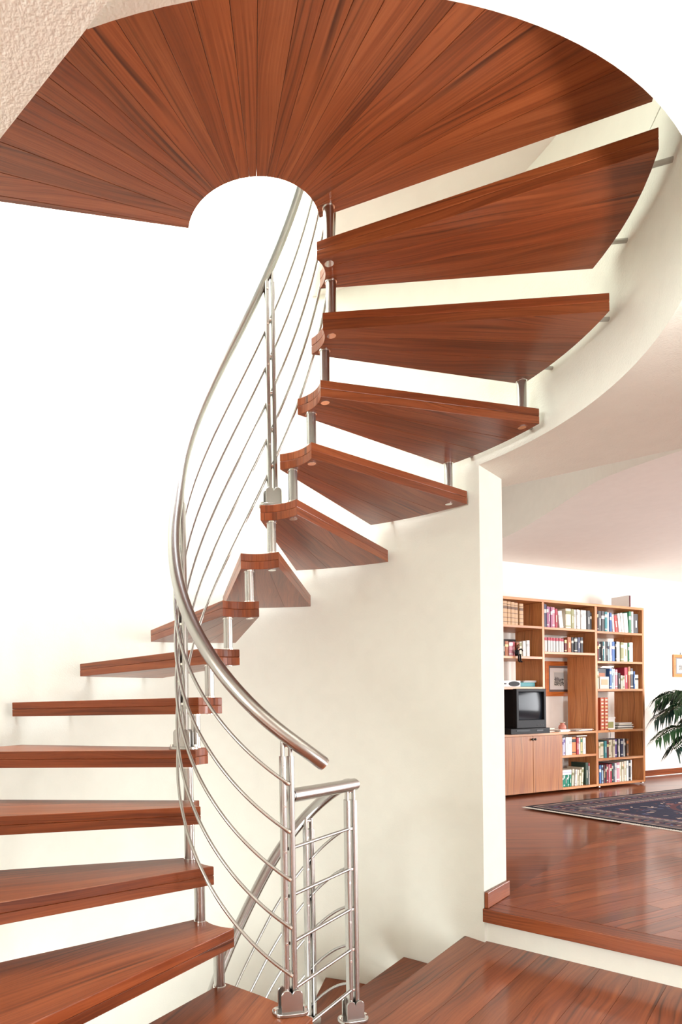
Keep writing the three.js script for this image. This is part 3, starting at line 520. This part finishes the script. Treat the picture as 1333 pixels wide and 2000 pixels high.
{ // shelf over the television
  const g = put('stereo_tuner', 'white and black hi-fi unit lying on the shelf over the television', 'hi-fi', 4.60, -2.95, SH.low1 + 0.0005);
  mesh('case', rbox(0.29, 0.07, 0.22, 0.004, 0, 0.035, 0.11), M.white, g);
  mesh('dial', cyl(0.055, 0.055, 0.006, 0, 0, 0, 30).rotateX(Math.PI / 2).scale(1.5, 0.5, 1).translate(0.045, 0.034, 0.222), M.black, g);
  for (const x of [-0.11, -0.09]) mesh('knob', cyl(0.007, 0.007, 0.012, 0, 0, 0, 14).rotateX(Math.PI / 2).translate(x, 0.035, 0.225), cloth.charcoal, g);
  const b = put('binder', 'teal ring binder lying on the shelf over the television', 'binder', 4.87, -2.95, SH.low1 + 0.0005);
  mesh('cover', flip(up(spineProfile(0.05, 0.21), 0.23)).rotateZ(Math.PI / 2).translate(0.115, 0.025, 0), cloth.teal, b);
  mesh('pages', box(0.22, 0.042, 0.195, 0, 0.025, 0.1), M.paper, b);
  const m = put('magazine_stack', 'small stack of white magazines on top of the teal binder', 'magazines', 4.905, -2.94, SH.low1 + 0.0515);
  [['white', 0.2, 0.006], ['navy', 0.19, 0.004], ['white', 0.2, 0.005], ['cream', 0.18, 0.004]].reduce((y, [c, w, h], i) => { mesh('magazine', rbox(w, h, 0.2, 0.0015, (i % 2) * 0.012, y + h / 2, 0.1), cloth[c], m); return y + h + 0.0003; }, 0);
}
{ // second left shelf: dark frame behind the books, puppet on the edge
  const f = put('picture_frame', 'dark grey picture frame standing behind the books on the second left shelf', 'picture frame', 4.86, -2.99, SH.mid1 + 0.001);
  const s = new THREE.Shape([[-0.12, 0], [0.12, 0], [0.12, 0.22], [-0.12, 0.22]].map(([a, b]) => new THREE.Vector2(a, b))); s.holes.push(new THREE.Path([[-0.095, 0.025], [-0.095, 0.195], [0.095, 0.195], [0.095, 0.025]].map(([a, b]) => new THREE.Vector2(a, b))));
  mesh('frame', new THREE.ExtrudeGeometry(s, { depth: 0.012, bevelEnabled: true, bevelSize: 0.002, bevelThickness: 0.002, bevelOffset: -0.002, bevelSegments: 1 }), cloth.charcoal, f);
  mesh('picture', box(0.19, 0.17, 0.004, 0, 0.11, 0.004), cloth.brown, f);
  const g = put('puppet', 'small black jointed puppet sitting on the edge of the second left shelf', 'puppet', 4.63, -2.682, SH.mid1 + 0.0006);
  const V = (x, y, z) => new THREE.Vector3(x, y, z);
  mesh('body', merge([new THREE.SphereGeometry(0.024, 12, 10).scale(1, 1.5, 1).translate(0, 0.036, 0.005), rod(V(0, 0.06, 0.005), V(0.004, 0.085, 0.008), 0.008, 8)]), M.black, g);
  mesh('head', merge([new THREE.SphereGeometry(0.02, 12, 10).translate(0.008, 0.1, 0.012), new THREE.ConeGeometry(0.018, 0.03, 10).translate(0.02, 0.12, 0.01)]), cloth.brown, g);
  for (const [a, b, c] of [[V(-0.02, 0.06, 0.01), V(-0.05, 0.05, 0.025), V(-0.045, 0.02, 0.03)], [V(0.02, 0.06, 0.01), V(0.05, 0.075, 0.02), V(0.06, 0.05, 0.03)]]) mesh('arm', merge([rod(a, b, 0.007, 8), rod(b, c, 0.006, 8)]), M.black, g);
  for (const x of [-0.012, 0.016]) mesh('leg', merge([rod(V(x, 0.012, 0.01), V(x, 0.012, 0.035), 0.009, 8), rod(V(x, 0.012, 0.035), V(x + 0.004, -0.06, 0.034), 0.008, 8), rod(V(x + 0.004, -0.06, 0.034), V(x + 0.012, -0.068, 0.05), 0.009, 8)]), M.black, g);
}
{ // counter of the middle bay
  const a = put('arched_mirror', 'small black framed arch with glass standing on the counter', 'ornament', 5.27, -2.98, 0.6685);
  const s = new THREE.Shape(); s.moveTo(-0.11, 0); s.lineTo(-0.11, 0.16); s.absarc(0, 0.16, 0.11, Math.PI, 0, true); s.lineTo(0.11, 0); s.closePath();
  const h = new THREE.Path(); h.moveTo(-0.085, 0.02); h.lineTo(0.085, 0.02); h.lineTo(0.085, 0.16); h.absarc(0, 0.16, 0.085, 0, Math.PI, false); h.closePath(); s.holes.push(h);
  mesh('frame', new THREE.ExtrudeGeometry(s, { depth: 0.02, bevelEnabled: false, curveSegments: 20 }), M.black, a);
  mesh('glazing_bar', merge([box(0.012, 0.235, 0.012, 0.012, 0.13, 0.01), box(0.17, 0.01, 0.012, 0, 0.09, 0.01), box(0.17, 0.01, 0.012, 0, 0.16, 0.01)]), M.darkMetal, a);
  const k = put('book_stack', 'three old paperbacks lying stacked on the counter', 'books', 5.19, -2.86, 0.6685);
  [['beige', 0.17, 0.016], ['brown', 0.14, 0.012], ['cream', 0.13, 0.018]].reduce((y, [c, w, hh], i) => { mesh('book', rbox(w, hh, 0.14, 0.002, i * 0.008, y + hh / 2, 0.07), cloth[c], k); return y + hh + 0.0003; }, 0);
  const q = put('paper_pile', 'loose pile of white papers beside the pink vase', 'papers', 5.38, -2.9, 0.6685);
  for (let i = 0; i < 4; i++) mesh('sheet', box(0.16, 0.006, 0.2, (i % 2) * 0.014 - 0.005, 0.003 + i * 0.0064, 0.12 + (i % 3) * 0.008).rotateY(0), M.white, q);
  const v = put('vase', 'small round pink ceramic vase with a flared lip', 'vase', 5.508, -2.80, 0.6685);
  mesh('body', new THREE.LatheGeometry([[0, 0], [0.022, 0], [0.036, 0.02], [0.042, 0.045], [0.036, 0.068], [0.02, 0.082], [0.022, 0.094], [0.03, 0.1], [0.026, 0.1], [0.017, 0.09], [0.015, 0.082]].map(([x, y]) => new THREE.Vector2(x, y)), 24), std({ color: new THREE.Color(0.66, 0.26, 0.2), roughness: 0.3 }), v);
  mesh('lip', new THREE.TorusGeometry(0.028, 0.003, 8, 24).rotateX(Math.PI / 2).translate(0, 0.1, 0), cloth.cream, v);
  const z = put('magazine_stack', 'flat fan of magazines on the counter before the bare panel', 'magazines', 5.73, -2.88, 0.6685);
  [['navy', 0], ['white', 0.1], ['cream', -0.12], ['white', 0.16]].forEach(([c, t], i) => mesh('magazine', box(0.27, 0.005, 0.19, 0, 0, 0).rotateY(t).translate(0.01 * i, 0.0026 + i * 0.0053, 0.1), cloth[c], z));
}
{ // right bay niche
  const red = std({ color: new THREE.Color(0.5, 0.1, 0.04), roughness: 0.5 });
  [[6.085, 'left', 0], [6.158, 'right', 1]].forEach(([s, side]) => {
    const b = put('binder', `tall red and gold tooled binder, ${side} one of the pair in the right bay`, 'binder', s, -2.94, SH.niche3 + 0.0006, 'tall red binders');
    mesh('cover', flip(up(spineProfile(0.064, 0.235), 0.385)), red, b);
    mesh('pages', box(0.056, 0.378, 0.22, 0, 0.1925, 0.112), M.paper, b);
    for (let k = 0; k < 9; k++) mesh('spine_label', flip(up(spineBand(0.05, 0.2356), 0.018, 0.02 + k * 0.041)), k % 3 ? cloth.cream : cloth.yellow, b);
  });
  const w = put('storage_box', 'white card box with a green print beside the tall red binders', 'box', 6.285, -2.93, SH.niche3 + 0.0006);
  mesh('body', rbox(0.16, 0.13, 0.19, 0.003, 0, 0.065, 0.095), M.white, w);
  mesh('print', box(0.12, 0.075, 0.002, -0.012, 0.056, 0.1912), std({ color: new THREE.Color(0.36, 0.36, 0.14), roughness: 0.7 }), w);
  mesh('lid', rbox(0.168, 0.02, 0.198, 0.003, 0, 0.14, 0.095), M.white, w);
  const c = put('alarm_clock', 'little black box on top of the white card box', 'clock', 6.25, -2.86, SH.niche3 + 0.1515);
  mesh('case', rbox(0.07, 0.03, 0.045, 0.004, 0, 0.015, 0), M.black, c); mesh('face', box(0.05, 0.018, 0.002, 0, 0.015, 0.0232), cloth.charcoal, c);
  const m = put('magazine_stack', 'slumped stack of magazines in the right bay niche', 'magazines', 6.535, -2.93, SH.niche3 + 0.0006);
  [['cream', 0.30], ['black', 0.29], ['beige', 0.3], ['white', 0.27], ['charcoal', 0.26], ['cream', 0.27], ['beige', 0.25], ['white', 0.24]].forEach(([k, L], i) => mesh('magazine', rbox(L, 0.0095, 0.2, 0.002, (i % 3) * 0.012 - 0.01, 0.0048 + i * 0.0098, 0.11), cloth[k], m));
  const cable = [[6.13, -2.69, SH.niche3 + 0.004], [6.15, -2.672, SH.niche3 + 0.002], [6.17, -2.668, SH.niche3 - 0.05], [6.165, -2.67, SH.niche3 - 0.1]].map(([s, d, y]) => liv(s, d, FLOOR + y));
  single('cable', pipe(cable, 0.002, 20, 6), M.black, 'thin black cable hanging over the niche shelf edge', 'cable');
}
{ // third right shelf: books standing face out and papers on top
  const face = (name, label, s, w, h, d, mat, ink2) => { const g = put(name, label, 'book', s, d, SH.low3 + 0.0006); mesh('cover', rbox(w, h, 0.02, 0.002, 0, h / 2, 0.01), mat, g); mesh('picture', box(w * 0.7, h * 0.45, 0.0015, 0, h * 0.55, 0.0208), ink2, g); return g; };
  face('face_out_book', 'tan map covered book standing face out on the third right shelf', 6.125, 0.165, 0.145, -2.725, cloth.beige, cloth.tan);
  face('face_out_book', 'dark grey album standing face out behind the tan map book', 6.126, 0.168, 0.2455, -2.76, cloth.charcoal, cloth.rust);
  const q = put('paper_pile', 'white papers lying across the books on the third right shelf', 'papers', 6.13, -2.88, SH.low3 + 0.2465);
  for (let i = 0; i < 3; i++) mesh('sheet', box(0.2 - i * 0.02, 0.006, 0.18, i * 0.006, 0.0035 + i * 0.0064, 0.1), M.white, q);
  const t = put('flat_book', 'thin white book lying on the row beside the cabinet', 'book', 5.72, -2.87, SH.base2a + 0.2045);
  mesh('cover', rbox(0.18, 0.012, 0.16, 0.002, 0, 0.006, 0.08), cloth.white, t); mesh('pages', box(0.174, 0.008, 0.002, 0, 0.006, 0.1602), M.paper, t);
  const v = put('magazine_stack', 'white journals lying on the green books of the bottom middle shelf', 'magazines', 5.445, -2.88, SH.base2b + 0.1352);
  for (let i = 0; i < 5; i++) mesh('magazine', rbox(0.16, 0.011, 0.17, 0.002, (i % 2) * 0.004, 0.0056 + i * 0.0113, 0.09), i === 2 ? cloth.lilac : cloth.white, v);
}
{ const b = put('file_box', 'white file box with a dark spine on top of the bookcase', 'box', 6.70, -2.93, 2.1456);
  mesh('body', rbox(0.2, 0.15, 0.22, 0.004, 0.012, 0.075, 0.11), M.white, b); mesh('spine', rbox(0.018, 0.135, 0.008, 0.002, -0.079, 0.075, 0.2235), cloth.maroon, b); }

// ---------------------------------------------------------------- pictures on the wall
function picture(name, label, s, y, w, h, border, frameMat, matMat, iw, ih, seedN, dist = -3.098) {
  const g = thing(name, label, 'picture', liv(s, dist, y), U);
  const sh = new THREE.Shape([[-w / 2, -h / 2], [w / 2, -h / 2], [w / 2, h / 2], [-w / 2, h / 2]].map(([a, b]) => new THREE.Vector2(a, b)));
  sh.holes.push(new THREE.Path([[-1, -1], [-1, 1], [1, 1], [1, -1]].map(([a, b]) => new THREE.Vector2(a * (w / 2 - border), b * (h / 2 - border)))));
  mesh('frame', new THREE.ExtrudeGeometry(sh, { depth: 0.014, bevelEnabled: true, bevelSize: 0.004, bevelThickness: 0.004, bevelOffset: -0.004, bevelSegments: 2 }).translate(0, 0, 0.004), frameMat, g);
  mesh('mat', box(w - 2 * border + 0.002, h - 2 * border + 0.002, 0.004, 0, 0, 0.004), matMat, g);
  const tex = canvasTexture(160, 200, (c, W, H) => {
    c.fillStyle = '#ecebe4'; c.fillRect(0, 0, W, H); let q = seedN; const rr = () => { q = (q * 16807) % 2147483647; return q / 2147483647; };
    c.fillStyle = '#c9ccc9'; c.fillRect(14, 14, W - 28, H * 0.5);
    for (let i = 0; i < 260; i++) { const yy = H * (0.5 + rr() * 0.42), v = Math.floor(60 + rr() * 130); c.fillStyle = `rgb(${v},${v},${v - 6})`; c.fillRect(14 + rr() * (W - 40), yy, 4 + rr() * 10, 3 + rr() * 10); }
    for (let i = 0; i < 14; i++) { const x = 20 + rr() * (W - 50), hh = 12 + rr() * 30, v = Math.floor(90 + rr() * 70); c.fillStyle = `rgb(${v},${v},${v})`; c.fillRect(x, H * 0.56 - hh, 6 + rr() * 8, hh + 8); }
  });
  mesh('paper_margin', box(iw, ih, 0.002, 0, 0, 0.0072), M.white, g);
  mesh('print', new THREE.PlaneGeometry(iw * 0.66, ih * 0.7).translate(0, 0, 0.0086), std({ map: tex, roughness: 0.7 }), g);
  return g;
}
const frameWood = phy({ map: caseWood, color: new THREE.Color(0.95, 0.62, 0.38), roughness: 0.3, clearcoat: 0.6, clearcoatRoughness: 0.1 });
picture('framed_picture', 'framed landscape print in orange wood hanging behind the open bay', 5.855, 1.262, 0.5, 0.425, 0.055, frameWood, std({ color: new THREE.Color(0.2, 0.16, 0.15), roughness: 0.9 }), 0.32, 0.26, 77);
{ const g = picture('framed_picture', 'small framed print with grey mat hanging above the palm', 8.348, 1.456, 0.355, 0.31, 0.042, caseMat, std({ color: new THREE.Color(0.3, 0.31, 0.31), roughness: 0.9 }), 0.17, 0.19, 991); mesh('hanger', cyl(0.004, 0.004, 0.03, 0, 0.17, 0.004, 8), M.darkMetal, g); }

// ---------------------------------------------------------------- rug
{
  const s0 = 4.04, s1 = 6.95, d0 = -2.12, d1 = -0.28, W = s1 - s0, D = d1 - d0;
  const tex = canvasTexture(1536, 972, (c, w, h) => {
    let q = 4711; const rr = () => { q = (q * 16807) % 2147483647; return q / 2147483647; };
    const navy = '#12163a', cream = '#b9a596', rose = '#8c5a58', brick = '#572a34', sky = '#55658c', ink = '#0b0d1e';
    c.fillStyle = navy; c.fillRect(0, 0, w, h);
    const flower = (x, y, r, a, b) => { for (let k = 0; k < 6; k++) { const t = k * Math.PI / 3 + 0.3; c.fillStyle = a; c.beginPath(); c.ellipse(x + Math.cos(t) * r * 0.6, y + Math.sin(t) * r * 0.6, r * 0.5, r * 0.3, t, 0, 7); c.fill(); } c.fillStyle = b; c.beginPath(); c.arc(x, y, r * 0.35, 0, 7); c.fill(); };
    const leaf = (x, y, r, t, a) => { c.fillStyle = a; c.beginPath(); c.ellipse(x, y, r, r * 0.32, t, 0, 7); c.fill(); };
    const ring = (o, wd, col) => { c.strokeStyle = col; c.lineWidth = wd; c.strokeRect(o, o, w - 2 * o, h - 2 * o); };
    ring(10, 20, ink); ring(28, 10, cream); ring(96, 120, '#5d5358'); ring(40, 6, brick); ring(158, 8, ink); ring(170, 10, cream); ring(188, 22, '#3b2a3a'); ring(204, 8, rose);
    const along = (o, n, m, fn) => { for (let i = 0; i < n; i++) { const x = o + (w - 2 * o) * i / (n - 1); fn(x, o, i); fn(x, h - o, i); } for (let i = 1; i < m - 1; i++) { const y = o + (h - 2 * o) * i / (m - 1); fn(o, y, i); fn(w - o, y, i); } };
    along(97, 31, 19, (x, y, i) => { flower(x, y, i % 2 ? 24 : 32, i % 2 ? brick : navy, i % 2 ? cream : rose); leaf(x + 20, y + 18, 15, 0.7 + i, ink); leaf(x - 20, y - 18, 15, 2.2 + i, i % 2 ? sky : brick); });
    along(188, 60, 38, (x, y, i) => flower(x, y, 9, i % 2 ? cream : sky, brick));
    for (let i = 0; i < 190; i++) { const x = 235 + rr() * (w - 470), y = 235 + rr() * (h - 470); if (i % 4) leaf(x, y, 9 + rr() * 16, rr() * 6, [rose, sky, cream, brick][i % 4]); else flower(x, y, 12 + rr() * 15, [cream, rose, sky][i % 3], brick); }
    c.fillStyle = brick; c.beginPath(); c.ellipse(w / 2, h / 2, 300, 170, 0, 0, 7); c.fill(); c.fillStyle = navy; c.beginPath(); c.ellipse(w / 2, h / 2, 270, 146, 0, 0, 7); c.fill();
    for (let i = 0; i < 26; i++) { const t = i / 26 * Math.PI * 2; flower(w / 2 + Math.cos(t) * 210, h / 2 + Math.sin(t) * 112, 26, i % 2 ? cream : rose, brick); }
  });
  const rug = thing('rug', 'navy oriental rug with floral border and white fringe on the wood floor', 'rug', liv((s0 + s1) / 2, (d0 + d1) / 2, FLOOR + 0.0004), U);
  const g = rbox(W, 0.009, D, 0.003, 0, 0.0045, 0), p = g.attributes.position, uv = g.attributes.uv;
  for (let i = 0; i < p.count; i++) uv.setXY(i, p.getX(i) / W + 0.5, 0.5 - p.getZ(i) / D);
  mesh('pile', g, std({ map: tex, roughness: 0.95, bumpMap: stucco, bumpScale: 0.002 }), rug);
  const fr = [];
  for (let k = 0; k < 210; k++) for (const e of [-1, 1]) { const z = (k / 209 - 0.5) * (D - 0.01), a = (rnd() - 0.5) * 0.5; fr.push(new THREE.BoxGeometry(0.05, 0.004, 0.0055).rotateY(a).translate(e * (W / 2 + 0.023), 0.0025, z)); }
  mesh('fringe', merge(fr), std({ color: new THREE.Color(0.8, 0.76, 0.68), roughness: 0.95 }), rug).userData.kind = 'stuff';
}

// ---------------------------------------------------------------- palm
{
  const palm = thing('potted_palm', 'green feather palm in a pot beside the bookcase', 'palm', liv(7.32, -2.22, FLOOR + 0.0005), U);
  mesh('pot', new THREE.LatheGeometry([[0, 0], [0.13, 0], [0.15, 0.02], [0.185, 0.28], [0.2, 0.3], [0.2, 0.33], [0.175, 0.33], [0.165, 0.27], [0, 0.27]].map(([x, y]) => new THREE.Vector2(x, y)), 36), std({ color: new THREE.Color(0.34, 0.15, 0.08), roughness: 0.7 }), palm);
  mesh('soil', cyl(0.168, 0.168, 0.02, 0, 0.27, 0), std({ color: new THREE.Color(0.03, 0.02, 0.015), roughness: 1 }), palm);
  const greens = [[0.02, 0.085, 0.03], [0.035, 0.13, 0.045], [0.015, 0.06, 0.045], [0.03, 0.1, 0.07]].map((c) => phy({ color: new THREE.Color(...c), roughness: 0.38, side: THREE.DoubleSide, transmission: 0.12 }));
  const stemMat = std({ color: new THREE.Color(0.06, 0.11, 0.03), roughness: 0.6 });
  const fronds = [[180, 0.86, 0.62, 0.30], [205, 0.78, 0.66, 0.16], [160, 0.9, 0.6, 0.1], [230, 0.95, 0.6, 0.28], [150, 1.02, 0.5, 0.36], [190, 1.06, 0.52, 0.34], [130, 0.95, 0.42, 0.3], [260, 0.9, 0.6, 0.25], [90, 1.05, 0.36, 0.32], [40, 0.95, 0.6, 0.25], [0, 0.9, 0.62, 0.2], [320, 1.0, 0.55, 0.3], [285, 1.08, 0.45, 0.36], [200, 0.6, 0.68, 0.02], [182, 0.5, 0.66, -0.1], [215, 0.72, 0.62, -0.12], [225, 1.1, 0.56, 0.4], [170, 0.66, 0.7, -0.05], [50, 0.7, 0.5, 0.1]];
  fronds.forEach(([az, rise, reach, tip], f) => {
    const a = R(az), c = new THREE.QuadraticBezierCurve3(new THREE.Vector3(0.03 * Math.cos(a), 0.27, -0.03 * Math.sin(a)), new THREE.Vector3(reach * 0.25 * Math.cos(a), 0.27 + rise, -reach * 0.25 * Math.sin(a)), new THREE.Vector3(reach * 1.15 * Math.cos(a), 0.27 + rise * 0.5 + tip * 0.7, -reach * 1.15 * Math.sin(a)));
    const st = mesh('frond', new THREE.TubeGeometry(c, 24, 0.006, 6), stemMat, palm), parts = [];
    for (let k = 0; k < 26; k++) for (const side of [-1, 1]) {
      const t = 0.42 + 0.58 * k / 25, p = c.getPoint(t), d = c.getTangent(t), sideV = new THREE.Vector3().crossVectors(d, new THREE.Vector3(0, 1, 0)).normalize().multiplyScalar(side);
      const L = (0.34 - 0.18 * Math.abs(t - 0.62) / 0.4) * (0.85 + rnd() * 0.3), w = 0.012 + rnd() * 0.005;
      const dir = sideV.clone().multiplyScalar(0.75).addScaledVector(d, 0.75 + 0.4 * rnd()).add(new THREE.Vector3(0, -0.05, 0)).normalize();
      const m1 = p.clone().addScaledVector(dir, L * 0.45), e = p.clone().addScaledVector(dir, L * 0.85).add(new THREE.Vector3(0, -L * (0.35 + 0.4 * rnd()), 0));
      const cr = new THREE.Vector3().crossVectors(dir, new THREE.Vector3(0, 1, 0)).normalize().multiplyScalar(w), lift = new THREE.Vector3(0, w * 0.5, 0);
      const a0 = m1.clone().add(cr).add(lift), b0 = m1.clone().sub(cr).add(lift);
      const arr = []; for (const v of [p, a0, m1, p, m1, b0, a0, e, m1, m1, e, b0]) arr.push(v.x, v.y, v.z);
      const g = new THREE.BufferGeometry(); g.setAttribute('position', new THREE.Float32BufferAttribute(arr, 3)); g.setAttribute('uv', new THREE.Float32BufferAttribute(new Array(24).fill(0), 2)); g.computeVertexNormals(); parts.push(g);
    }
    mesh('leaflets', merge(parts), greens[f % 4], st);
  });
}

renderer.render(scene, camera);
